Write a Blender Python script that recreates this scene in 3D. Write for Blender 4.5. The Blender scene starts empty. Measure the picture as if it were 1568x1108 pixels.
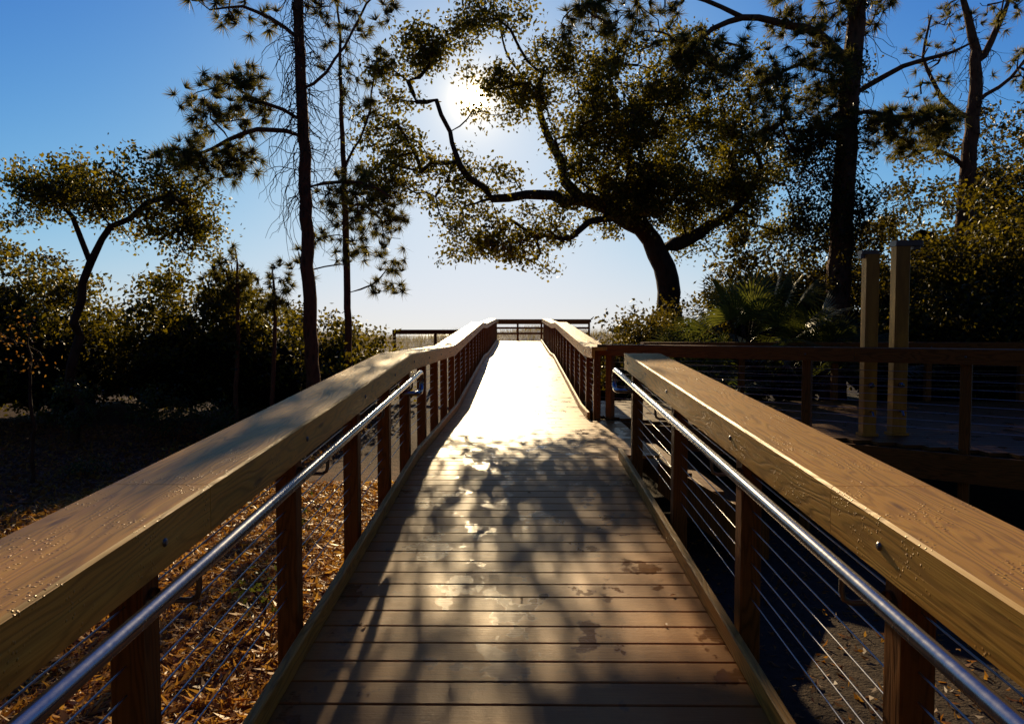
import bpy, math, numpy as np
from mathutils import Vector
rng=np.random.default_rng(7)
S=bpy.context.scene
S.view_settings.view_transform='Standard'; S.view_settings.look='None'; S.view_settings.exposure=0
COL=S.collection
AZ=math.radians(-3.7); EL=math.radians(18.7)
SUN=np.array([math.sin(AZ)*math.cos(EL),math.cos(AZ)*math.cos(EL),math.sin(EL)])
CAM=np.array([0,0,1.55])
# ---------------------------------------------------------------- helpers
def empty(name,loc=(0,0,0)):
    e=bpy.data.objects.new(name,None); COL.objects.link(e); e.location=loc; e.empty_display_size=.3; return e
def np_mesh(name,V,F,mat,smooth=False,uv=None,parent=None):
    V=np.asarray(V,dtype=np.float32).reshape(-1,3)
    me=bpy.data.meshes.new(name)
    f=np.asarray(F,dtype=np.int32)
    me.vertices.add(len(V)); me.vertices.foreach_set('co',V.ravel())
    me.loops.add(f.size); me.loops.foreach_set('vertex_index',f.ravel())
    st=(np.arange(len(f))*f.shape[1]).astype(np.int32)
    me.polygons.add(len(st)); me.polygons.foreach_set('loop_start',st)
    if smooth: me.polygons.foreach_set('use_smooth',np.ones(len(st),dtype=bool))
    me.update(calc_edges=True); me.validate()
    me.materials.append(mat)
    ob=bpy.data.objects.new(name,me); COL.objects.link(ob)
    if parent: ob.parent=parent
    return ob
class Acc:
    """accumulates prisms (extruded polygons) with uv in metres"""
    def __init__(s): s.v=[];s.f=[];s.uv=[]
    def prism(s,A,B,cap=True):
        A=[tuple(p) for p in A];B=[tuple(p) for p in B]
        n=len(A);b=len(s.v);s.v+=A+B
        L=(Vector(A[0])-Vector(B[0])).length
        u0=rng.uniform(0,50);v0=rng.uniform(0,50);per=0
        for i in range(n):
            j=(i+1)%n
            d=(Vector(A[j])-Vector(A[i])).length
            s.f.append((b+i,b+j,b+n+j,b+n+i))
            s.uv+=[(u0,v0+per),(u0,v0+per+d),(u0+L,v0+per+d),(u0+L,v0+per)]
            per+=d
        if cap:
            for base,P,rev in((b,A,True),(b+n,B,False)):
                idx=list(range(n)); 
                if rev: idx=idx[::-1]
                s.f.append(tuple(base+i for i in idx))
                s.uv+=[(u0+P[i][2]*.3,v0+(P[i][0]+P[i][1])) for i in idx]
    def make(s,name,mat,parent=None,smooth=False):
        me=bpy.data.meshes.new(name); me.from_pydata(s.v,[],s.f)
        l=me.uv_layers.new(name='UVMap'); l.data.foreach_set('uv',np.array(s.uv,dtype=np.float32).ravel())
        me.materials.append(mat); me.update()
        import bmesh
        bm=bmesh.new();bm.from_mesh(me);bmesh.ops.recalc_face_normals(bm,faces=bm.faces);bm.to_mesh(me);bm.free()
        ob=bpy.data.objects.new(name,me);COL.objects.link(ob)
        if parent: ob.parent=parent
        return ob
def rect(a0,a1,b0,b1,c=.005):
    return [(a0+c,b0),(a1-c,b0),(a1,b0+c),(a1,b1-c),(a1-c,b1),(a0+c,b1),(a0,b1-c),(a0,b0+c)]
def sweep(acc,prof,P,Q):
    P=Vector(P);Q=Vector(Q);d=(Q-P);h=Vector((d.x,d.y,0)).normalized();n=Vector((h.y,-h.x,0))
    acc.prism([P+n*a+Vector((0,0,b)) for a,b in prof],[Q+n*a+Vector((0,0,b)) for a,b in prof])
def post(acc,x,y,z0,z1,w=.09,d=.09):
    pr=rect(-w/2,w/2,-d/2,d/2,.006)
    acc.prism([(x+a,y+b,z0) for a,b in pr],[(x+a,y+b,z1) for a,b in pr])
def tube(path,r,n=8):
    P=np.array([list(p) for p in path],float);N=len(P)
    T=np.gradient(P,axis=0);T/=np.linalg.norm(T,axis=1)[:,None]+1e-9
    ref=np.array([.31,.17,.94])
    if abs((T[0]*ref).sum())>.9: ref=np.array([.94,.2,.1])
    u=np.cross(T,ref);u/=np.linalg.norm(u,axis=1)[:,None]
    w=np.cross(T,u)
    a=np.linspace(0,2*np.pi,n,endpoint=False)
    r=np.broadcast_to(np.asarray(r,float),(N,))
    V=P[:,None]+r[:,None,None]*(u[:,None]*np.cos(a)[None,:,None]+w[:,None]*np.sin(a)[None,:,None])
    i=np.arange(N-1)[:,None]*n;j=np.arange(n)[None]
    F=np.stack([i+j,i+(j+1)%n,i+n+(j+1)%n,i+n+j],-1).reshape(-1,4)
    return V.reshape(-1,3),F
def join(parts):
    V=[];F=[];o=0
    for v,f in parts:
        V.append(v);F.append(f+o);o+=len(v)
    return np.concatenate(V),np.concatenate(F)
# ---------------------------------------------------------------- materials
class M:
    def __init__(s,name):
        s.m=bpy.data.materials.new(name);s.m.use_nodes=True;s.t=s.m.node_tree;s.t.nodes.clear()
        s.out=s.t.nodes.new('ShaderNodeOutputMaterial')
    def n(s,typ,ins=None,**kw):
        nd=s.t.nodes.new('ShaderNode'+typ)
        for k,v in kw.items(): setattr(nd,k,v)
        for k,v in (ins or {}).items():
            if isinstance(v,bpy.types.NodeSocket): s.t.links.new(v,nd.inputs[k])
            else: nd.inputs[k].default_value=v
        return nd
    def math(s,op,a,b=0.,c=None):
        i={0:a,1:b}
        if c is not None:i[2]=c
        return s.n('Math',i,operation=op).outputs[0]
    def ramp(s,fac,stops,interp='LINEAR'):
        r=s.n('ValToRGB',{0:fac});e=r.color_ramp;e.interpolation=interp
        while len(e.elements)<len(stops): e.elements.new(.5)
        for k,(p,c) in enumerate(stops):
            e.elements[k].position=p
            e.elements[k].color=(*c,1) if not np.isscalar(c) else (c,c,c,1)
        return r.outputs[0]
    def scale(s,vec,v): 
        return s.n('VectorMath',{0:vec,1:v},operation='MULTIPLY').outputs[0]
    def noise(s,vec,sc,det=4,rough=.55): return s.n('TexNoise',{'Vector':vec,'Scale':sc,'Detail':det,'Roughness':rough}).outputs[0]
    def mix(s,f,a,b,bt='MIX'):
        nd=s.n('Mix',data_type='RGBA',blend_type=bt)
        for k,v in((0,f),(6,a),(7,b)):
            if isinstance(v,bpy.types.NodeSocket): s.t.links.new(v,nd.inputs[k])
            else: nd.inputs[k].default_value=v if k==0 else (*v,1)
        return nd.outputs[2]
    def bump(s,h,st,dist): return s.n('Bump',{'Height':h,'Strength':st,'Distance':dist}).outputs[0]
    def end(s,sh): s.t.links.new(sh,s.out.inputs[0]);return s.m
TINT=(1,.72,.40,1)
def wood(name,dark,light,rough=.42,bumpk=.6,drops=True,linek=1.0,spec=.38):
    m=M(name);uv=m.n('TexCoord').outputs['UV']
    isl=m.n('NewGeometry').outputs['Random Per Island']
    low=m.noise(m.scale(uv,(.8,5,1)),1.0,3,.5)
    sep=m.n('SeparateXYZ',{0:uv})
    f=m.math('ADD',m.math('MULTIPLY',sep.outputs[1],190.),m.math('MULTIPLY',low,115.))
    ring=m.math('MULTIPLY_ADD',m.math('SINE',f),.5,.5)
    ring=m.math('POWER',ring,2.2)
    fine=m.noise(m.scale(uv,(3,160,1)),1.0,3,.6)
    patch=m.noise(m.scale(uv,(1.2,4,1)),1.3,3)
    vo=m.n('TexVoronoi',{'Vector':m.scale(uv,(1.7,7,1)),'Scale':1.0}).outputs['Distance']
    knot=m.ramp(vo,[(0.0,1.),(.05,.8),(.1,0.)])
    c=m.ramp(fine,[(.25,dark),(.75,light)])
    rk=m.math('MULTIPLY',ring,m.ramp(patch,[(.35,.35),(.65,.85)]))
    c=m.mix(m.math('MULTIPLY',rk,linek),c,tuple(d*.42 for d in dark))
    c=m.mix(m.ramp(patch,[(.35,0.),(.75,.3)]),c,tuple(d*.6 for d in light),'MIX')
    c=m.mix(m.math('MULTIPLY',knot,.75),c,(.05,.022,.01))
    c=m.mix(m.math('MULTIPLY',isl,.15),c,tuple(d*.5 for d in dark))
    h=m.math('ADD',m.math('MULTIPLY',ring,-.5),fine)
    nrm=m.bump(h,bumpk,.002)
    r=m.math('MULTIPLY_ADD',fine,.25,rough-.1)
    if drops:
        vd=m.n('TexVoronoi',{'Vector':uv,'Scale':75.}).outputs['Distance']
        msk=m.ramp(m.noise(uv,6.,3),[(.5,0.),(.6,1.)])
        dr=m.math('MULTIPLY',m.ramp(vd,[(.12,1.),(.3,0.)]),msk)
        nrm=m.n('Bump',{'Height':dr,'Strength':.7,'Distance':.003,'Normal':nrm}).outputs[0]
        r=m.math('SUBTRACT',r,m.math('MULTIPLY',dr,.25))
        c=m.mix(m.math('MULTIPLY',dr,.45),c,(.06,.03,.012))
    return m.end(m.n('BsdfPrincipled',{'Base Color':c,'Roughness':r,'Normal':nrm,'Specular IOR Level':spec,'Specular Tint':TINT}).outputs[0])
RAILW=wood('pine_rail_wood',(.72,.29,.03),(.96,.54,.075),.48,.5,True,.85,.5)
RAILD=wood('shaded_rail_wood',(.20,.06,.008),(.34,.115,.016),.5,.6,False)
POSTW=wood('post_wood',(.18,.06,.009),(.32,.115,.018),.55,.5,False)
CURBW=wood('curb_wood',(.48,.21,.025),(.72,.38,.06),.5,.6,False)
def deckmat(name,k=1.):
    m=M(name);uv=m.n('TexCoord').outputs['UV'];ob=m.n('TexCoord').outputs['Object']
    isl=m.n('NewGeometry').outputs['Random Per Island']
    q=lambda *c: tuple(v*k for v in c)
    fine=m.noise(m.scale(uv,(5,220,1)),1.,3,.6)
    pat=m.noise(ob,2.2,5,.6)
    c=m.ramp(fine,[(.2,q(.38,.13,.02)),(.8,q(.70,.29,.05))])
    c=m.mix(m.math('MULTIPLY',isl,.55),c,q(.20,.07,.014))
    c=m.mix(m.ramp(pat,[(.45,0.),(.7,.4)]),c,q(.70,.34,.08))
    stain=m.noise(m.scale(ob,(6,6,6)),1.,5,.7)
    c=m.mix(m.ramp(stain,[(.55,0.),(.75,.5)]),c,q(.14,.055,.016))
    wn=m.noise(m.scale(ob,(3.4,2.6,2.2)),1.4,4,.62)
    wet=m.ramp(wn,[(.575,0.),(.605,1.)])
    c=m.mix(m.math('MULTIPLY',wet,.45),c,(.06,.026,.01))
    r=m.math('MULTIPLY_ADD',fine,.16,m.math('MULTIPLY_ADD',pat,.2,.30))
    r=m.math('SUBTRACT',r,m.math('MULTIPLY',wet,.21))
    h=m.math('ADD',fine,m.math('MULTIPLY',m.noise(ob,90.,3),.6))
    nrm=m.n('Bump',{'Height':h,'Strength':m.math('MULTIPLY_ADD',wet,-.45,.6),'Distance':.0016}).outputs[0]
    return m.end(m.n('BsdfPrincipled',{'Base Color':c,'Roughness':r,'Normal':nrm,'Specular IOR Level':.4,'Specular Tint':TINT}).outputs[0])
DECK=deckmat('deck_boards_material');DECK2=deckmat('shaded_platform_boards_material',.28)  # platform copy is darkened: hedge shade put into its board colour
def metal(name,col,rough,mt=1.):
    m=M(name);ob=m.n('TexCoord').outputs['Object']
    n=m.noise(m.scale(ob,(30,30,6)),2.,4)
    return m.end(m.n('BsdfPrincipled',{'Base Color':(*col,1),'Metallic':mt,'Roughness':m.math('MULTIPLY_ADD',n,.15,rough-.06)}).outputs[0])
STEEL=metal('stainless_steel',(.32,.32,.33),.24)
CABLE=metal('cable_steel',(.45,.44,.42),.35)
def colmat():
    m=M('weathered_shower_metal');ob=m.n('TexCoord').outputs['Object']
    n=m.noise(m.scale(ob,(9,9,1.5)),1.5,5,.65);s=m.noise(m.scale(ob,(60,60,3)),1.,3)
    c=m.mix(m.ramp(n,[(.35,0.),(.7,.8)]),(.50,.25,.05),(.24,.11,.025))
    c=m.mix(m.math('MULTIPLY',s,.3),c,(.6,.36,.1))
    return m.end(m.n('BsdfPrincipled',{'Base Color':c,'Metallic':.75,'Roughness':m.math('MULTIPLY_ADD',n,.3,.28)}).outputs[0])
BRONZE=colmat()
DARKM=metal('bolt_metal',(.2,.18,.16),.4)
def leafmat(name,d0,d1,t0,t1,tr=.5,rough=.5):
    m=M(name);g=m.n('NewGeometry').outputs['Random Per Island']
    ob=m.n('TexCoord').outputs['Object']
    k=m.math('ADD',m.math('MULTIPLY',g,.6),m.math('MULTIPLY',m.noise(ob,.9,2),.4))
    c=m.ramp(k,[(.15,d0),(.85,d1)]);t=m.ramp(k,[(.15,t0),(.85,t1)])
    p=m.n('BsdfPrincipled',{'Base Color':c,'Roughness':rough,'Specular IOR Level':.22}).outputs[0]
    q=m.n('BsdfTranslucent',{'Color':t}).outputs[0]
    return m.end(m.n('MixShader',{0:tr,1:p,2:q}).outputs[0])
OAKL=leafmat('oak_leaves',(.010,.017,.003),(.034,.042,.007),(.06,.07,.005),(.58,.43,.02),.42)
BUSHL=leafmat('bush_leaves',(.007,.014,.003),(.020,.034,.005),(.03,.04,.003),(.66,.48,.02),.27)
DARKL=leafmat('shade_leaves',(.006,.010,.003),(.018,.022,.006),(.03,.035,.004),(.45,.32,.02),.27)
PALML=leafmat('palmetto_leaves',(.025,.045,.014),(.06,.085,.028),(.08,.12,.015),(.3,.3,.04),.3,.35)
PINEL=leafmat('pine_needles',(.014,.024,.007),(.05,.055,.013),(.07,.09,.015),(.52,.40,.06),.42)
WOODL=leafmat('unseen_tree_leaves',(.03,.035,.008),(.10,.085,.02),(.04,.05,.01),(.12,.1,.02),.2,.6)
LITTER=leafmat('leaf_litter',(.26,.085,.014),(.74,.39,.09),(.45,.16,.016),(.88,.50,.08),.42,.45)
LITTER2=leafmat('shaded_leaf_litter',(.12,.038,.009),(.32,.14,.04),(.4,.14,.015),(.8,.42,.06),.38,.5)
GRASSM=leafmat('dry_grass',(.15,.12,.05),(.35,.28,.12),(.3,.22,.06),(.5,.4,.15),.4)
def barkmat(name,a,b):
    m=M(name);ob=m.n('TexCoord').outputs['Object']
    v=m.n('TexVoronoi',{'Vector':m.scale(ob,(14,14,4)),'Scale':1.}).outputs['Distance']
    n=m.noise(m.scale(ob,(20,20,6)),1.,5,.65)
    h=m.math('ADD',v,n)
    c=m.ramp(h,[(.35,a),(1.,b)])
    return m.end(m.n('BsdfPrincipled',{'Base Color':c,'Roughness':.85,'Specular IOR Level':.15,'Normal':m.bump(h,.9,.03)}).outputs[0])
BARK=barkmat('oak_bark',(.014,.008,.004),(.07,.035,.017))
PBARK=barkmat('pine_bark',(.024,.011,.005),(.15,.06,.024))
def groundmat():
    m=M('ground_material');ob=m.n('TexCoord').outputs['Object'];sep=m.n('SeparateXYZ',{0:ob})
    n1=m.noise(ob,9.,6,.7);n2=m.noise(ob,.6,3);n3=m.noise(m.scale(ob,(1,1,1)),45.,3,.6)
    mul=m.ramp(n1,[(.3,(.06,.02,.006)),(.55,(.18,.065,.018)),(.75,(.4,.17,.05))])
    sand=m.ramp(n1,[(.3,(.045,.03,.018)),(.7,(.11,.073,.042))])
    side=m.ramp(m.math('ADD',sep.outputs[0],m.math('MULTIPLY',n2,1.2)),[(.3,0.),(1.,1.)])
    c=m.mix(side,mul,sand)
    c=m.mix(m.n('MapRange',{0:sep.outputs[1],1:8.,2:12.,4:.7}).outputs[0],c,(.03,.015,.007))  # shade before the hedge painted into the ground colour
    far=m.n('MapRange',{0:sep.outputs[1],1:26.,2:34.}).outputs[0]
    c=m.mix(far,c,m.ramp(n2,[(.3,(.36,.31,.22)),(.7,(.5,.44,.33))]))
    h=m.math('ADD',n1,n3)
    return m.end(m.n('BsdfPrincipled',{'Base Color':c,'Roughness':.9,'Specular IOR Level':.15,'Normal':m.bump(h,.8,.03)}).outputs[0])
GROUND=groundmat()
m=M('sea_water');w=m.noise(m.scale(m.n('TexCoord').outputs['Object'],(.3,1,1)),.8,5)
SEA=m.end(m.n('BsdfPrincipled',{'Base Color':(.03,.07,.1,1),'Roughness':.15,'Normal':m.bump(w,.5,.3)}).outputs[0])
# ---------------------------------------------------------------- terrain
def sm(a,b,x):
    t=np.clip((x-a)/(b-a),0,1);return t*t*(3-2*t)
def gz(x,y):
    x=np.asarray(x,float);y=np.asarray(y,float)
    z=-.45+.9*sm(9,32,y)+1.0*np.exp(-((y-44)/7)**2)*(1+.25*np.sin(x*.35+1)+.1*np.sin(x*1.1))
    z=z+.05*np.sin(x*1.3+y*.7)*np.cos(y*1.1-x*.4)-1.9*sm(52,75,y)
    z=z-.12*sm(0,1.5,x)*(1-sm(8,12,y))
    return z
def axis(pts):
    o=[]
    for a,b,n in pts:o.append(np.linspace(a,b,n,endpoint=False))
    return np.concatenate(o+[[pts[-1][1]]])
gx=axis([(-3000,-60,14),(-60,-12,40),(-12,12,160),(12,60,40),(60,3000,14)])
gy=axis([(-60,-2,20),(-2,18,130),(18,80,90),(80,4000,18)])
X,Y=np.meshgrid(gx,gy,indexing='xy');Z=gz(X,Y)
nx=len(gx);ny=len(gy)
i=np.arange(ny-1)[:,None]*nx;j=np.arange(nx-1)[None]
F=np.stack([i+j,i+j+1,i+nx+j+1,i+nx+j],-1).reshape(-1,4)
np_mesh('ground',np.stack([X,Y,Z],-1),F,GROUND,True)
np_mesh('sea',np.array([(-3500,60,-1.2),(3500,60,-1.2),(3500,5000,-1.2),(-3500,5000,-1.2)]),np.array([[0,1,2,3]]),SEA)
# ---------------------------------------------------------------- boardwalk
PY=np.array([-2,6,10,18,20,28,31.4]);PZ=np.array([-.142,.426,.426,.9,.9,1.2,1.2])
dz=lambda y: float(np.interp(y,PY,PZ))
bw=empty('boardwalk')
a=Acc();y=-1.9;pitch=.146
def board(acc,x0,x1,y,w=.1375,zf=dz,th=.03):
    z0=zf(y);z1=zf(y+w);c=.004
    pr=[(y,z0-th),(y+w,z1-th),(y+w,z1-c),(y+w-c,z1),(y+c,z0),(y,z0-c)]
    acc.prism([(x0,p,q) for p,q in pr],[(x1,p,q) for p,q in pr])
while y<31.2:
    x1=.93
    if 6.15<y<8.75:x1=1.30
    if y>28.2:x1=3.2
    board(a,-.93,x1+rng.uniform(-.002,.002),y);y+=pitch
a.make('deck_boards',DECK,bw)
a=Acc()
for k in range(len(PY)-1):
    for sx in(-.92,.92,0):
        sweep(a,rect(-.02,.02,-.29,-.04),(sx,PY[k],PZ[k]),(sx,PY[k+1],PZ[k+1]))
for yy in np.arange(.5,30,2.4):
    for sx in(-.8,.8): post(a,sx,yy,float(gz(sx,yy))-.3,dz(yy)-.04,.14,.14)
a.make('joists_and_piles',POSTW,bw)
a=Acc()
def curb(acc,sx,y0,y1):
    ys=[y0]+[p for p in PY if y0<p<y1]+[y1]
    for p,q in zip(ys[:-1],ys[1:]):
        n=max(1,int(round((q-p)/3.6)));e=np.linspace(p,q,n+1)
        for u,v in zip(e[:-1],e[1:]):
            sweep(acc,rect(-.019,.019,.004,.095,.006),(sx*.908,u+.0015,dz(u)),(sx*.908,v-.0015,dz(v)))
curb(a,-1,-1.9,31);curb(a,1,-1.9,6.1);curb(a,1,8.9,28.2)
a.make('curb_boards',CURBW,bw)
a=Acc()
for k in range(3):
    zt=.426-.17*(k+1);x0=1.32+.3*k
    for q in(0,.145):
        pr=rect(x0+q,x0+q+.14,zt-.035,zt,.004)
        a.prism([(p,6.3,r) for p,r in pr],[(p,8.7,r) for p,r in pr])
for yy in(6.25,7.5,8.75):
    pr=[(1.28,.38),(1.28,.1),(2.1,-.6),(2.3,-.6),(2.3,-.2)]
    a.prism([(p,yy-.02,r) for p,r in pr],[(p,yy+.02,r) for p,r in pr])
a.make('side_steps',POSTW,bw)

HR=.945
Lp=[(0,HR-.145),(.04,HR-.145),(.04,HR-.045),(.30,HR-.045),(.31,HR-.04),(.31,HR-.006),(.303,HR),(.008,HR),(0,HR-.008)]
def railing(name,segpts,outward,postpos,cables=True,seam=3.4,mat=None):
    par=empty(name);A=Acc();B=Acc();cab=[];bolts=[]
    prof=[(outward*p,q) for p,q in Lp]
    for P,Q in zip(segpts[:-1],segpts[1:]):
        P=Vector(P);Q=Vector(Q);L=(Q-P).length;n=max(1,int(round(L/seam)))
        for k in range(n):
            u=P.lerp(Q,k/n);v=P.lerp(Q,(k+1)/n);d=(v-u).normalized()*.0012
            sweep(A,prof,u+d,v-d)
        h=Vector((Q.x-P.x,Q.y-P.y,0)).normalized();nn=Vector((h.y,-h.x,0))*outward
        if cables:
            for c in range(8):
                zc=.17+c*.078
                p=P+nn*.085+Vector((0,0,zc));q=Q+nn*.085+Vector((0,0,zc))
                cab.append(tube([p,q],.003,5))
    for (x,y,z,nx_,ny_,z0) in postpos:
        ob=Vector((nx_,ny_,0))*.085
        ang=math.atan2(ny_,nx_)
        pr=[]
        for a_,b_ in rect(-.045,.045,-.045,.045,.006):
            pr.append((x+ob.x+a_*math.cos(ang)-b_*math.sin(ang),y+ob.y+a_*math.sin(ang)+b_*math.cos(ang)))
        B.prism([(p,q,z0) for p,q in pr],[(p,q,z+HR-.047) for p,q in pr])
        t=[(x-nx_*t_,y-ny_*t_,z+HR-.075) for t_ in(-.002,.002,.006)]
        bolts.append(tube(t,[.012,.012,.007],10))
        bolts.append(tube([t[-1],(x-nx_*.0065,y-ny_*.0065,z+HR-.075)],[.007,.0005],10))
    A.make('top_rail',mat or RAILW,par);B.make('posts',POSTW,par)
    if cab: np_mesh('cables',*join(cab),CABLE,True,parent=par)
    np_mesh('bolts',*join(bolts),DARKM,True,parent=par)
    return par
def pts(sx,y0,y1,off=.94):
    ys=[y0]+[p for p in PY if y0<p<y1]+[y1];return [(sx*off,y,dz(y)) for y in ys]
def posts(sx,ys): return [(sx*.94,y,dz(y),sx,0,min(dz(y)-.3,float(gz(sx,y))-.1)) for y in ys]
ly=[.6,1.78,3.0,4.15,5.15]+list(np.arange(6.1,31,1.05))
railing('wooden_railing',pts(-1,-1.9,31.3),-1,posts(-1,ly))
railing('wooden_railing',pts(1,-1.9,6.12),1,posts(1,[.6,1.77,3.03,4.35,5.92]))
railing('wooden_railing',pts(1,8.85,28.3),1,posts(1,[8.98]+list(np.arange(10.,28.3,1.05))))
def rail_line(name,P,Q,zd,outward,nposts,z0):
    P=Vector((*P,zd));Q=Vector((*Q,zd));h=(Q-P).normalized();nn=Vector((h.y,-h.x,0))*outward
    pp=[]
    for t in np.linspace(.02,.98,nposts):
        p=P.lerp(Q,t);pp.append((p.x,p.y,zd,nn.x,nn.y,z0))
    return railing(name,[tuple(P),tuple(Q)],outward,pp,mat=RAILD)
er=rail_line('wooden_railing',(-1.25,31.35),(3.3,31.35),1.25,-1,5,.3)
a=Acc()
for zz in(.25,.5,.72): sweep(a,rect(-.02,.02,zz,zz+.09),(-1.2,31.36,1.25),(3.2,31.36,1.25))
a.make('slats',POSTW,er)
D0=np.array([1.02,8.95]);DD=np.array([2.05,-1.70]);DD/=np.linalg.norm(DD)
ZP=.46
par=empty('side_platform');a=Acc()
y=4.2
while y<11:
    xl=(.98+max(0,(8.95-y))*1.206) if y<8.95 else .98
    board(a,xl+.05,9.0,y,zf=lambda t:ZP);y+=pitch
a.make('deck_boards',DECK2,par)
a=Acc()
E=D0+DD*6.2
sweep(a,rect(-.0,.04,-.30,-.035),(*D0,ZP),(*E,ZP))
sweep(a,rect(-.0,.04,-.30,-.035),(1,11.1,ZP),(9,11.1,ZP))
a.make('rim_joist',POSTW,par)
pp=[]
nn=np.array([-DD[1],DD[0]])
for t in(.15,2.62,4.05,5.5):
    p=D0+DD*t;pp.append((p[0],p[1],ZP,nn[0],nn[1],-.6))
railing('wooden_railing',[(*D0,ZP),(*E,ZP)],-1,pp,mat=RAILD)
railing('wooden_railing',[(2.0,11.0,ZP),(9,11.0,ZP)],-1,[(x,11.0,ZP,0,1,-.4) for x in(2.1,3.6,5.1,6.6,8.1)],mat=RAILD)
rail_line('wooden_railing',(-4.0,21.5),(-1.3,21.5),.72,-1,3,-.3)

def handrail(sx):
    par=empty('metal_handrail');zh=lambda y:dz(y)+.80
    y1=6.02 if sx>0 else 5.85
    path=[(sx*.85,y,zh(y)) for y in np.linspace(-1.5,y1,40)]
    c=(y1,zh(y1)-.085)
    for t in np.linspace(0,math.pi,14)[1:]:
        path.append((sx*.85,c[0]+.085*math.sin(t),c[1]+.085*math.cos(t)))
    path.append((sx*.855,y1-.05,c[1]-.088));path.append((sx*.875,y1-.085,c[1]-.09));path.append((sx*.91,y1-.1,c[1]-.09));path.append((sx*.985,y1-.1,c[1]-.09))
    np_mesh('rail_tube',*tube(path,.021,16),STEEL,True,parent=par)
    br=[]
    for y in([.6,1.78,3.0,4.25,5.4]):
        z=zh(y)
        br.append(tube([(sx*.85,y,z-.02),(sx*.85,y,z-.055),(sx*.856,y,z-.075),(sx*.875,y,z-.085),(sx*.98,y,z-.085)],.008,8))
        br.append(tube([(sx*.968,y,z-.085),(sx*.981,y,z-.085)],.032,14))
    np_mesh('brackets',*join(br),DARKM,True,parent=par)
handrail(-1);handrail(1)
def shower(x,y,zt,w,flat):
    par=empty('outdoor_shower');a=Acc()
    pr=rect(-w/2,w/2,-w*.4,w*.4,.008)
    a.prism([(x+p,y+q,ZP) for p,q in pr],[(x+p,y+q,zt) for p,q in pr])
    pr=rect(-w*.62,w*.62,-w*.55,w*.55,.006)
    a.prism([(x+p,y+q,ZP+.002) for p,q in pr],[(x+p,y+q,ZP+.03) for p,q in pr])
    a.make('column',BRONZE,par)
    a=Acc()
    if flat:
        pr=rect(-w*.55,w*1.35,-w*.45,w*.45,.008)
        a.prism([(x+p,y+q,zt+.002) for p,q in pr],[(x+p,y+q+0,zt+.06) for p,q in pr])
        pr=rect(w*.75,w*1.25,-.05,.05,.01)
        a.prism([(x+p,y+q,zt-.03) for p,q in pr],[(x+p,y+q,zt+.0) for p,q in pr])
    else:
        pr=rect(-w*.85,w*.5,-w*.4,w*.4,.008)
        a.prism([(x+p,y+q,zt+.002) for p,q in pr],[(x+p,y+q,zt+.04) for p,q in pr])
        pr=rect(-w*.85,-w*.55,-.04,.04,.01)
        a.prism([(x+p,y+q,zt-.04) for p,q in pr],[(x+p,y+q,zt) for p,q in pr])
    a.make('shower_head',DARKM,par)
    kn=[tube([(x,y-w*.4,1.0),(x,y-w*.4-.03,1.0),(x,y-w*.4-.034,1.0)],[.03,.028,.002],14),
        tube([(x,y-w*.4,.72),(x,y-w*.4-.05,.72),(x,y-w*.4-.07,.68)],.012,8)]
    np_mesh('push_knobs',*join(kn),STEEL,True,parent=par)
shower(3.72,7.3,2.38,.14,False);shower(4.06,7.35,2.47,.15,True)
# ---------------------------------------------------------------- vegetation
def rdir(n,r=rng):
    d=r.normal(size=(n,3));return d/np.linalg.norm(d,axis=1)[:,None]
def leafquads(C,L,W):
    n=len(C);u=rdir(n);t=rdir(n);v=np.cross(u,t);v/=np.linalg.norm(v,axis=1)[:,None]+1e-9
    w=np.cross(u,v)
    l=(L*rng.uniform(.6,1.25,n))[:,None];k=(W*rng.uniform(.7,1.2,n))[:,None]
    V=np.stack([C-u*l*.5,C+v*k*.5+w*k*.12-u*l*.05,C+u*l*.5,C-v*k*.5+w*k*.12-u*l*.05],1).reshape(-1,3)
    return V,np.arange(4*n).reshape(-1,4)
def offray(P,rad):
    d=P-CAM;t=d@SUN;q=d-t[:,None]*SUN
    return np.linalg.norm(q,axis=1)>rad
def ell(c,r,n,shell=.35):
    d=rdir(n);k=(shell+(1-shell)*rng.random(n))**.6
    return np.array(c)+d*np.array(r)*k[:,None]
def cl(c,r,n,sub=6,s=.3):
    """clustered clump centres: sprays of foliage with gaps between them"""
    m_=max(2,n//sub);B=ell(c,r,m_,.2);C=np.repeat(B,sub,0);return C+rng.normal(size=C.shape)*np.array([s,s,s*.6])
def poly_resample(pts,step,jit):
    P=np.array([p[:3] for p in pts],float);R=np.array([p[3] if len(p)>3 else 0 for p in pts],float)
    s=np.r_[0,np.cumsum(np.linalg.norm(np.diff(P,axis=0),axis=1))]
    n=max(3,int(s[-1]/step)+1);q=np.linspace(0,s[-1],n)
    O=np.stack([np.interp(q,s,P[:,k]) for k in range(3)],1)
    for _ in range(2):
        O[1:-1]=.25*O[:-2]+.5*O[1:-1]+.25*O[2:]
    O[1:-1]+=rng.normal(size=(n-2,3))*jit
    return O,np.interp(q,s,R)
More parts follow.
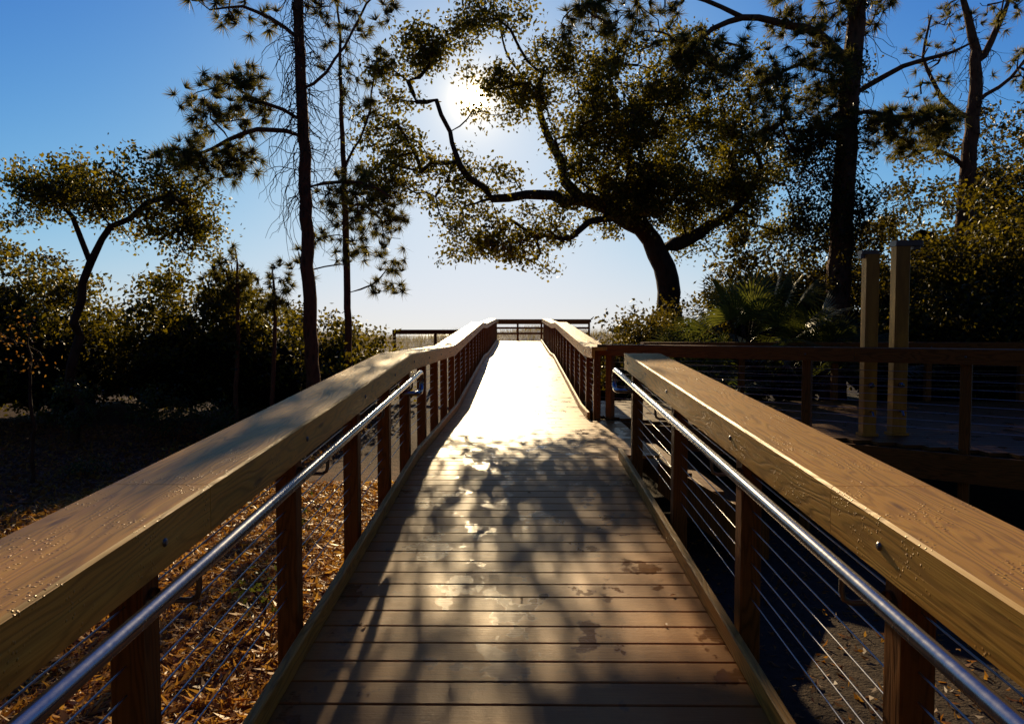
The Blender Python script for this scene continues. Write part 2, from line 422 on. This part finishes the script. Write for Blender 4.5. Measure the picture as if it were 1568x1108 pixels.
def tree(name,limbs,targets,bark,step=.35,jit=.05,twig=.008,pw=.46,wob=.09,sides=7,up=.3):
    pos=[];par=[];rad=[]
    for li,l in enumerate(limbs):
        O,R=poly_resample(l,step,jit)
        if li==0:
            prev=-1;s0=0
        else:
            A=np.array(pos);prev=int(np.argmin(np.linalg.norm(A-O[0],axis=1)));s0=1
        for k in range(s0,len(O)):
            pos.append(O[k]);par.append(prev);rad.append(R[k]);prev=len(pos)-1
    A=np.array(pos);T=np.array(targets)
    d=np.array([np.min(np.linalg.norm(A-t,axis=1)) for t in T])
    T=T[np.argsort(d)];w=[0.]*len(pos)
    buf=np.zeros((60000,3));nb=len(pos);buf[:nb]=A
    for t in T:
        Q=buf[:nb];dv=t-Q;dd=np.linalg.norm(dv,axis=1)
        cost=dd+up*np.maximum(0,-dv[:,2])
        k=int(np.argmin(cost));n=max(1,int(math.ceil(dd[k]/step)))
        p0=Q[k].copy();D_=dd[k];bow=rng.normal(size=3)*wob*D_;prev=k
        for s in range(1,n+1):
            f=s/n;p=p0+(t-p0)*f+bow*4*f*(1-f)*.6
            if s<n:p=p+rng.normal(size=3)*wob*.4*step
            buf[nb]=p;pos.append(p);par.append(prev);rad.append(0);w.append(0.);prev=nb;nb+=1
        w[prev]+=1
    for k in range(nb-1,0,-1):
        if par[k]>=0:w[par[k]]+=w[k]
    P=np.array(pos);par=np.array(par);w=np.array(w);R=np.maximum(np.array(rad),twig*np.maximum(w,.6)**pw)
    D=np.zeros_like(P);D[1:]=P[1:]-P[np.maximum(par[1:],0)];D[0]=P[1]-P[0]
    D/=np.linalg.norm(D,axis=1)[:,None]+1e-9
    ref=np.array([.37,.9,.13]);U=np.cross(D,ref);U/=np.linalg.norm(U,axis=1)[:,None]+1e-9;W=np.cross(D,U)
    e=np.where(par>=0)[0];pa=par[e]
    rp=np.minimum(R[pa],R[e]*1.35)
    a_=np.linspace(0,2*np.pi,sides,endpoint=False);ca=np.cos(a_)[None,:,None];sa=np.sin(a_)[None,:,None]
    A0=P[pa][:,None]+rp[:,None,None]*(U[pa][:,None]*ca+W[pa][:,None]*sa)
    A1=P[e][:,None]+R[e][:,None,None]*(U[e][:,None]*ca+W[e][:,None]*sa)
    V=np.concatenate([A0,A1],1).reshape(-1,3)
    b=(np.arange(len(e))*2*sides)[:,None];j=np.arange(sides)[None]
    F=np.stack([b+j,b+(j+1)%sides,b+sides+(j+1)%sides,b+sides+j],-1).reshape(-1,4)
    root=empty(name)
    np_mesh('trunk_and_branches',V,F,bark,True,parent=root)
    return root,T
def twiglets(C,n,L,r=.003):
    c=np.repeat(C,n,0);d=rdir(len(c))*L*rng.uniform(.4,1,len(c))[:,None];s=rdir(len(c))*r
    V=np.stack([c-s,c+s,c+d],1).reshape(-1,3);return V,np.arange(len(V)).reshape(-1,3)
def crown(root,T,nl,sig,L,W,mat,name='foliage',gap=0.,tw=5,bark=BARK):
    k=rng.integers(int(nl*.4),int(nl*1.6),len(T))
    C=np.repeat(T,k,0);C=C+rng.normal(size=C.shape)*sig*np.array([1,1,.7])
    if gap: C=C[offray(C,gap)]
    V,F=leafquads(C,L,W);np_mesh(name,V,F,mat,parent=root)
    V,F=twiglets(T,tw,sig*1.8,.004);np_mesh('twigs',V,F,bark,parent=root)
def tufts(root,T,per,nn,ln,mat,spread=.13,wd=.008,name='needles'):
    C=np.repeat(T,per,0)+rng.normal(size=(len(T)*per,3))*spread
    ax=rdir(len(C))*.7+np.array([0,-.0,.25])
    c=np.repeat(C,nn,0);d=np.repeat(ax,nn,0)+rdir(len(c))*.75;d/=np.linalg.norm(d,axis=1)[:,None]
    s=np.cross(d,rdir(len(c)));s/=np.linalg.norm(s,axis=1)[:,None]
    l=(ln*rng.uniform(.6,1.15,len(c)))[:,None]
    base=c+d*l*rng.uniform(0,.15,len(c))[:,None]
    e=c+d*l+np.array([0,0,-1])*(l*.18)
    V=np.stack([base-s*wd,base+s*wd,e],1).reshape(-1,3)
    np_mesh(name,V,np.arange(len(V)).reshape(-1,3),mat,parent=root)
    V,F=twiglets(C,1,.25,.006);np_mesh('twig_ends',V,F,PBARK,parent=root)

limbs=[[(3.95,17,0.0,.36),(3.75,17,2.2,.30),(3.5,16.8,3.4,.27),(3.0,16.6,4.0,.23),(2.2,16.3,4.5,.2),(1.2,16,4.75,.15),(.2,15.7,4.6,.11),(-.6,15.4,4.5,.09),(-1.1,15.2,4.9,.07),(-1.5,15,5.7,.05),(-1.8,15,6.6,.03)],
 [(3.0,16.6,4.0,.2),(2.9,17,5.2,.15),(2.6,17.2,6.5,.1),(2.2,17,7.8,.05)],
 [(3.5,16.8,3.4,.2),(4.5,17,4.1,.15),(5.3,17.2,4.4,.1),(6,17.5,5.4,.06)],
 [(1.2,16,4.75,.13),(.8,16.3,6,.1),(.3,16.5,7.3,.06),(-.2,16.5,8.0,.03)],
 [(2.2,16.3,4.5,.13),(1.6,15.5,3.9,.08),(.9,15,3.6,.05)]]
T=np.concatenate([cl((-2.8,15.2,5.3),(.55,1.0,2.2),78,6,.28),cl((-1.2,15.4,5.0),(1.3,.9,1.3),39,3,.34),cl((-.9,15.6,7.2),(1.2,.9,.8),24,3,.3),cl((-1.2,15.5,8.1),(1.7,1.0,.8),66),cl((2.1,16,6.8),(1.6,1.4,1.9),228),cl((.2,15.8,7.5),(.9,.9,1.0),48),cl((1.7,16,4.9),(1.1,1,.6),60),
 cl((4.3,17,6.1),(2.3,1.8,2.7),450),cl((-.7,15,3.55),(1.9,.7,.4),66),cl((6.2,17.5,4.8),(1.3,1.3,1.7),96),cl((2.7,16.4,4.7),(1.2,1.2,.9),90)])
T=T[offray(T,.25)]
root,T=tree('live_oak_tree',limbs,T,BARK)
crown(root,T,60,.17,.10,.062,OAKL,gap=.13,tw=4)
limbs=[[(-7.95,12,-.5,.10),(-7.8,12,2.0,.075),(-7.5,12,2.8,.065),(-7.1,12,3.45,.045),(-6.5,12,3.85,.03)],[(-7.5,12,2.8,.055),(-7.75,12,3.4,.045),(-8.2,12.1,3.95,.025)]]
T=np.concatenate([cl((-6.75,12,3.95),(1.35,1.0,.7),120,6,.26),cl((-8.2,12,4.15),(.65,.7,.65),54,6,.24),cl((-5.9,12,3.2),(.6,.6,.4),30,6,.2)])
root,T=tree('small_oak_tree',limbs,T,BARK,twig=.006)
crown(root,T,60,.15,.08,.05,OAKL)
def pine(name,limbs,T,per,nn,ln,vines=0,trunkx=None,twig=.007):
    root,T=tree(name,limbs,T,PBARK,step=.3,jit=.014,twig=twig,wob=.14,sides=8)
    tufts(root,T,per,nn,ln,PINEL)
    if vines:
        ps=[]
        for k in range(vines):
            z=rng.uniform(*trunkx[2]);p=np.array([trunkx[0]+rng.normal()*.1,trunkx[1]+rng.normal()*.15,z]);d=rdir(1)[0]*.5;pth=[p]
            sx=rng.choice([-1,1]);
            for q in range(12):
                d=d*.75+rdir(1)[0]*.35+np.array([sx*.12*(1-q/5),0,-.12]);pth.append(pth[-1]+d*.17)
            ps.append(tube(pth,np.linspace(.009,.003,len(pth)),4))
        np_mesh('bare_vines',*join(ps),BARK,parent=root)
    return root
limbs=[[(-3.92,13,-.5,.14),(-4.04,13,4.2,.115),(-4.14,13,7.9,.09),(-4.2,13,11,.05)],
 [(-4.1,13,5.65,.04),(-4.9,12.9,5.85,.03),(-5.6,12.8,6.3,.015)],[(-4.1,13,5.3,.045),(-4.9,13.1,5.5,.035),(-5.8,13.1,5.1,.02),(-6.3,13,4.75,.012)],
 [(-4.13,13,7.1,.04),(-5.0,13,7.7,.03),(-5.8,13,7.6,.015)],[(-4,13,4.3,.04),(-3.2,13,4.55,.03),(-2.4,13,4.1,.015)],
 [(-4.1,13,6.0,.035),(-3.4,13,6.7,.025),(-2.9,13.2,7.8,.02)]]
T=np.concatenate([ell((-5.5,12.9,5.9),(.8,.7,.55),36),ell((-5.8,13,4.85),(.95,.6,.35),40),ell((-5.3,13,7.8),(1,.8,.4),14),ell((-3.1,13.3,4.2),(.7,.6,.5),12),
   ell((-3.1,13.2,7.9),(.9,.6,.6),16),ell((-4.2,13,10),(1.5,1.5,1),24)])
pine('pine_tree',limbs,T,3,60,.25,230,(-4.1,13,(3.8,9)))
limbs=[[(-3.73,15,-.3,.085),(-3.8,15,4,.07),(-3.85,15,6,.05),(-3.9,15,8.8,.02)],[(-3.8,15,5.2,.03),(-3.3,15,6.0,.02),(-3.1,15,7.4,.015)]]
T=np.concatenate([ell((-3.4,15,4.0),(.9,.8,1.2),44),ell((-2.9,15,4.3),(.5,.5,.5),12),ell((-3.5,15,7.3),(.8,.7,1.1),22),ell((-4.5,15,3.2),(.5,.5,.5),8),ell((-2.9,15,2.7),(.4,.4,.5),9)])
pine('pine_tree',limbs,T,3,55,.23,60,(-3.8,15,(4.5,8.5)))
for (x,y,h) in((-5.7,13.6,3.25),(-4.9,13.4,2.9),(-6.2,14.6,3.0)):
    limbs=[[(x,y,-.4,.05),(x+.1,y,h-.8,.035),(x+.05,y,h,.012)]]
    pine('young_pine_tree',limbs,ell((x,y,h-.55),(.45,.4,.6),16),3,55,.2)
limbs=[[(6.4,14,-.4,.27),(6.5,14,2.5,.23),(6.6,14,5.7,.2),(6.77,14,8.4,.16),(6.8,14,12,.08)],
 [(6.6,14,6.9,.1),(6.1,14,7.6,.085),(5.2,14,7.75,.07),(4.35,14,7.95,.06),(3.55,14,7.45,.045),(3.0,14,6.8,.02)],
 [(6.75,14,6.3,.06),(7.3,13.8,6.75,.05),(8.1,13.7,6.9,.04),(8.8,13.7,7.2,.02)],[(4.35,14,7.95,.04),(3,14,8.5,.03),(1.6,14,8.2,.015)],
 [(6.7,14,6.0,.05),(7.4,13.8,5.8,.035),(8.2,13.8,5.9,.02)],[(6.75,14,7.8,.06),(6.3,14,8.6,.05),(5.2,14,9,.03)]]
T=np.concatenate([ell((2.0,14,7.9),(1.5,.8,.6),36),ell((3.8,14,6.9),(.9,.8,.7),34),ell((5.6,14,6.3),(1.0,1,1.1),66),ell((7.8,13.8,5.6),(.9,.7,.45),48),ell((6.2,13.9,8.3),(1.8,1,.7),44),ell((6.8,14,10.5),(2,2,1.2),30)])
pr=pine('pine_tree',limbs,T,3,60,.27,160,(6.65,14,(2.5,8.5)),.009)
C=np.stack([rng.normal(6.55,.22,70),rng.normal(13.9,.22,70),rng.uniform(2.2,7.2,70)],1)
C=np.concatenate([C,ell((7.0,13.8,3.9),(.6,.4,.6),18),ell((5.9,13.9,4.5),(.5,.5,1.4),80)])
crown(pr,C,50,.15,.08,.05,DARKL,'climbing_vine')
limbs=[[(10.2,16,0,.2),(10.3,16,4.8,.17),(10.4,16,6.6,.15),(10.5,16,7.8,.12),(10.1,16,9.2,.06)],[(10.5,16,7.6,.09),(11.0,16,8.6,.06),(11.2,16,9.5,.03)],
 [(10.35,16,6.4,.07),(9.7,16,6.9,.05),(9.2,16,7.8,.035),(9.4,16,8.8,.02)],[(10.4,16,6.9,.05),(11.2,16,7.2,.04),(11.8,16,8.2,.02)],[(10.3,16,5.4,.05),(9.5,16,5.9,.04),(8.9,16,5.6,.02)]]
T=np.concatenate([ell((9.3,16,7.4),(.9,.7,1.2),16),ell((9,16,5.9),(.6,.6,.4),12),ell((10.5,16,9),(1.3,1,.6),20),ell((11.5,16,7.5),(.6,.6,.7),12)])
pine('pine_tree',limbs,T,2,45,.22,70,(10.4,16,(5,9)),.012)
m=M('hedge_interior_shade');n=m.noise(m.n('TexCoord').outputs['Object'],12.,5,.7)
CORE=m.end(m.n('BsdfPrincipled',{'Base Color':m.ramp(n,[(.35,(.003,.004,.002)),(.7,(.01,.01,.004))]),'Roughness':.95,'Specular IOR Level':.1,'Normal':m.bump(n,1.,.2)}).outputs[0])  # near-black filler colour stands in for shade inside the shrubs
def hedge(name,xs,hs,y0,y1,nb,dens,nl,L,W,mat,sig=.17,rr=(.6,1.3),hv=(.55,1.12)):
    """thicket: many overlapping shrubs of uneven height"""
    root=empty(name)
    bx=rng.uniform(xs[0],xs[-1],nb);by=rng.uniform(y0+.3,y1,nb);br=rng.uniform(*rr,nb)
    g=gz(bx,by);bh=np.interp(bx,xs,hs)*rng.uniform(*hv,nb);bh=np.maximum(bh-g,.5)
    P=[]
    for k in range(nb):
        n=int(dens*br[k]*bh[k])
        d=rdir(n);d[:,1]=-np.abs(d[:,1])*np.sign(rng.random(n)-.25);up=rng.random(n)<.35;d[up,2]=np.abs(d[up,2]);q=rng.uniform(.72,1.2,n)[:,None]
        c=np.array([bx[k],by[k],g[k]+bh[k]*.5])
        r=np.array([br[k],br[k],bh[k]*.5])
        P.append(c+d*q*r)
    P=np.concatenate(P);P=P[P[:,2]>gz(P[:,0],P[:,1])+.03]
    crown(root,P,nl,sig,L,W,mat,'foliage',tw=3)
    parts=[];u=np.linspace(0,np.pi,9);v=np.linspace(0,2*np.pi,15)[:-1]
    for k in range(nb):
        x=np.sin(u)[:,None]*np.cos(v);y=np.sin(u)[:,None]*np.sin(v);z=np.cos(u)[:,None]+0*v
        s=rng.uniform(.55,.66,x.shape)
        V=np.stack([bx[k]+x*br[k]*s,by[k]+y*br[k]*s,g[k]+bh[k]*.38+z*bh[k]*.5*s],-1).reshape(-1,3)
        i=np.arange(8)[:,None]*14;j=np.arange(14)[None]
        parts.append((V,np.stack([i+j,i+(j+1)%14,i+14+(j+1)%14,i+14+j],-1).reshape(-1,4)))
    np_mesh('dark_core',*join(parts),CORE,parent=root)
    return root
hedge('hedge',[-18,-11,-9.5,-7.5,-6.2,-5,-4.4,-3.9,-3.6],[3.8,3.3,3.1,2.8,2.5,2.1,2.2,1.9,1.5],13.9,17.5,58,12,50,.12,.07,BUSHL,hv=(.5,1.2))
hedge('hedge',[2.0,2.3,3.5,6,8,9.3,10.8,12,18],[2.4,2.9,3.3,3.4,3.9,4.5,5.4,5.8,6],15.3,19,62,9,50,.125,.075,DARKL,hv=(.5,1.2))
hedge('bush',[7.0,7.6,8.5,9.5,11,14],[2.4,3.3,4.0,4.3,4.6,4.8],11.9,14.5,22,14,56,.10,.06,BUSHL,hv=(.6,1.08))
hedge('bush',[1.9,2.1,2.6,3.4],[1.9,2.4,2.5,2.1],13.2,15,9,16,60,.08,.05,DARKL,rr=(.4,.7))
# unseen trees added behind and beside the camera to block sky fill
wr=empty('unseen_blocker_trees');cp=[];lf=[];tk=[]
spots=[(rng.uniform(-20,20),rng.uniform(-17,-10)) for _ in range(26)]+[(s*rng.uniform(12.5,19),rng.uniform(-9,8)) for s in(-1,1) for _ in range(11)]
u=np.linspace(0,np.pi,9);v=np.linspace(0,2*np.pi,15)[:-1]
for (x,y) in spots:
    g=float(gz(x,y));h=rng.uniform(9,14);r=rng.uniform(2.2,3.2);c=np.array([x,y,g+h*.58]);R=np.array([r,r,h*.42])
    tk.append(tube([(x,y,g-.3),(x+.2,y,g+h*.3),(x,y,g+h*.7)],[.28,.2,.1],7))
    xx=np.sin(u)[:,None]*np.cos(v);yy=np.sin(u)[:,None]*np.sin(v);zz=np.cos(u)[:,None]+0*v;s=rng.uniform(.6,.85,xx.shape)
    V=np.stack([c[0]+xx*R[0]*s,c[1]+yy*R[1]*s,c[2]+zz*R[2]*s],-1).reshape(-1,3)
    i=np.arange(8)[:,None]*14;j=np.arange(14)[None]
    cp.append((V,np.stack([i+j,i+(j+1)%14,i+14+(j+1)%14,i+14+j],-1).reshape(-1,4)))
    d=rdir(900);C=c+d*R*rng.uniform(.75,1.08,900)[:,None];lf.append(leafquads(C,.5,.3))
np_mesh('foliage',*join(lf),WOODL,parent=wr);np_mesh('blocker_cores',*join(cp),WOODL,parent=wr);np_mesh('trunks',*join(tk),BARK,True,parent=wr)
def shrub(x,y,r,h,mat,n=28,nl=38,L=.06,name='shrub'):
    z=float(gz(x,y));root,T=tree(name,[[(x,y,z-.05,.015),(x,y,z+h*.4,.01)]],ell((x,y,z+h*.6),(r,r,h*.45),n),BARK,step=.15,jit=.01,twig=.003)
    crown(root,T,nl,.09,L,L*.5,mat,tw=3)
shrub(-6.5,12.3,.55,.95,PALML,40);shrub(-7.9,12,.5,1.1,PALML);shrub(-5.6,12.5,.4,.85,PALML)
shrub(-2.2,6.6,.16,.42,PALML,12,14,.05);shrub(-1.75,4.6,.12,.3,PALML,9,12,.05);shrub(-6.2,9.6,.25,.2,PALML,14,20,.05);shrub(-5.0,9.9,.2,.2,PALML,10,20,.05)
root,T=tree('sapling_tree',[[(-6.6,9.1,-.5,.03),(-6.55,9.1,.6,.022),(-6.6,9.1,1.4,.01)]],ell((-6.7,9.1,1.35),(.45,.4,.45),26),BARK,step=.15,jit=.015,twig=.004)
crown(root,T,5,.12,.05,.03,LITTER2,tw=4)
def palmetto(x,y,z,n,R,hs):
    root=empty('saw_palmetto');V=[];F=[];st=[]
    for k in range(n):
        az=rng.uniform(0,2*math.pi);el=math.radians(rng.uniform(15,80));l=R*rng.uniform(.7,1.1)
        d=np.array([math.cos(az)*math.cos(el),math.sin(az)*math.cos(el),math.sin(el)])
        b=np.array([x,y,z])+rng.normal(size=3)*.12*np.array([1,1,0]);hub=b+d*l*hs;st.append(tube([b,(b+hub)/2+[0,0,.05],hub],.009,5))
        s=np.cross(d,[0,0,1.]);s/=np.linalg.norm(s)+1e-6;u=np.cross(s,d);fl=.78*rng.uniform(.8,1.1)
        for a_ in np.linspace(-1.75,1.75,26):
            q=d*math.cos(a_)+s*math.sin(a_)-u*.15*abs(a_);q/=np.linalg.norm(q);L=fl*(1-.12*abs(a_))
            wv=np.cross(q,u)*.017;mid=hub+q*L*.5;tip=hub+q*L+np.array([0,0,-.2*L])
            o=len(V);V+=[hub,mid+wv,tip,mid-wv+u*.008];F.append((o,o+1,o+2,o+3))
    np_mesh('fronds',np.array(V),np.array(F),PALML,parent=root);np_mesh('stalks',*join(st),BARK,parent=root)
palmetto(4.1,12.2,.9,36,1.6,.85);palmetto(3.1,12.0,.3,20,1.2,.8);palmetto(5.4,12.1,.6,24,1.3,.8)
def litter(name,x0,x1,y0,y1,n,L,W,mat,pw=1.3):
    x=x0+(x1-x0)*rng.random(n);y=y0+(y1-y0)*rng.random(n)**pw
    C=np.stack([x,y,gz(x,y)+.004+.045*rng.random(n)**2],1)
    u=rdir(n);u[:,2]*=.45;u/=np.linalg.norm(u,axis=1)[:,None];t=rng.normal(size=(n,3))*.6+[0,0,1];v=np.cross(u,t);v/=np.linalg.norm(v,axis=1)[:,None]
    w=np.cross(u,v);l=(L*rng.uniform(.4,1.4,n))[:,None];k=(W*rng.uniform(.4,1.7,n))[:,None]
    V=np.stack([C-u*l*.5,C+v*k*.5+w*k*.4,C+u*l*.5,C-v*k*.5+w*k*.4],1).reshape(-1,3)
    np_mesh(name,V,np.arange(4*n).reshape(-1,4),mat)
litter('leaf_litter',-5.5,-.6,.8,9,64000,.1,.018,LITTER)
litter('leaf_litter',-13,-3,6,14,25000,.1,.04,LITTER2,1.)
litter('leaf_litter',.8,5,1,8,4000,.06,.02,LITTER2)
n=110;x=rng.uniform(-.85,.85,n);y=rng.uniform(1.8,12,n);z=np.array([dz(t) for t in y])+.004
C=np.stack([x,y,z],1);ang=rng.uniform(0,6.28,n);u=np.stack([np.cos(ang),np.sin(ang),rng.normal(0,.1,n)],1);v=np.stack([-np.sin(ang),np.cos(ang),np.zeros(n)],1)
l=rng.uniform(.006,.02,n)[:,None]
V=np.stack([C-u*l,C+v*l*.4+[0,0,.007],C+u*l,C-v*l*.4+[0,0,.005]],1).reshape(-1,3)
np_mesh('fallen_leaves',V,np.arange(4*n).reshape(-1,4),LITTER2)
n=9000;x=rng.uniform(-14,8,n);y=rng.uniform(36,48,n);z=gz(x,y);h=rng.uniform(.2,.6,n)
b=np.stack([x,y,z-.02],1);s=rdir(n)*.012;tip=b+np.stack([rng.normal(0,.12,n),rng.normal(0,.12,n),h],1)
np_mesh('sea_oats',np.stack([b-s,b+s,tip],1).reshape(-1,3),np.arange(3*n).reshape(-1,3),GRASSM)
# ---------------------------------------------------------------- light, world, camera
L=bpy.data.lights.new('sun','SUN');L.energy=5.0;L.angle=math.radians(.5);L.color=(1,.78,.46)
lo=bpy.data.objects.new('sun',L);COL.objects.link(lo);lo.rotation_euler=Vector(-SUN).to_track_quat('-Z','Y').to_euler();lo.location=tuple(SUN*50)
W=bpy.data.worlds.new('World');S.world=W;W.use_nodes=True;t=W.node_tree;t.nodes.clear()
out=t.nodes.new('ShaderNodeOutputWorld');bg=t.nodes.new('ShaderNodeBackground');sk=t.nodes.new('ShaderNodeTexSky')
sk.sky_type='NISHITA';sk.sun_disc=False;sk.sun_elevation=EL;sk.sun_rotation=AZ;sk.air_density=1.0;sk.dust_density=.3;sk.ozone_density=2.5
def vm(op,a,b,c=None):
    nd=t.nodes.new('ShaderNodeVectorMath');nd.operation=op
    for k,v in((0,a),(1,b),(2,c)):
        if v is None:continue
        if isinstance(v,bpy.types.NodeSocket):t.links.new(v,nd.inputs[k])
        else:nd.inputs[k].default_value=v
    return nd.outputs[0]
x=vm('MULTIPLY',sk.outputs[0],(.068,.072,.078))
gm=t.nodes.new('ShaderNodeGamma');t.links.new(x,gm.inputs[0]);gm.inputs[1].default_value=2.0
x=vm('MULTIPLY',gm.outputs[0],(3.2,4.7,7.6))
den=vm('ADD',vm('MULTIPLY',x,(1/.84,1/.84,1/.86)),(1,1,1))
x=vm('DIVIDE',x,den)
x=vm('MULTIPLY',x,(1.07,1.08,1.13))
t.links.new(x,bg.inputs[0]);bg.inputs[1].default_value=1.0
tc=t.nodes.new('ShaderNodeTexCoord');dt=t.nodes.new('ShaderNodeVectorMath');dt.operation='DOT_PRODUCT';dt.inputs[1].default_value=tuple(SUN);t.links.new(tc.outputs['Generated'],dt.inputs[0])
def wm(op,a,b):
    nd=t.nodes.new('ShaderNodeMath');nd.operation=op
    for k,v in((0,a),(1,b)):
        if isinstance(v,bpy.types.NodeSocket):t.links.new(v,nd.inputs[k])
        else:nd.inputs[k].default_value=v
    return nd.outputs[0]
dp=wm('MAXIMUM',dt.outputs['Value'],0.)
g=wm('ADD',wm('MULTIPLY',wm('POWER',dp,90.),.12),wm('MULTIPLY',wm('POWER',dp,900.),.5))
g=wm('ADD',g,wm('MULTIPLY',wm('POWER',dp,6000.),4.))
mr=t.nodes.new('ShaderNodeMapRange');mr.inputs[1].default_value=math.cos(math.radians(.95));mr.inputs[2].default_value=math.cos(math.radians(.7));mr.inputs[4].default_value=40;t.links.new(dp,mr.inputs[0])
g=wm('ADD',g,mr.outputs[0])
b2=t.nodes.new('ShaderNodeBackground');b2.inputs[0].default_value=(1,.74,.34,1);t.links.new(g,b2.inputs[1])
ad=t.nodes.new('ShaderNodeAddShader');t.links.new(bg.outputs[0],ad.inputs[0]);t.links.new(b2.outputs[0],ad.inputs[1]);t.links.new(ad.outputs[0],out.inputs[0])
c=bpy.data.cameras.new('camera');c.lens=24;c.sensor_width=36;c.clip_start=.05;c.clip_end=8000
co=bpy.data.objects.new('camera',c);COL.objects.link(co);co.location=tuple(CAM)
co.rotation_euler=(math.radians(90-2.4),0,math.radians(.6));S.camera=co
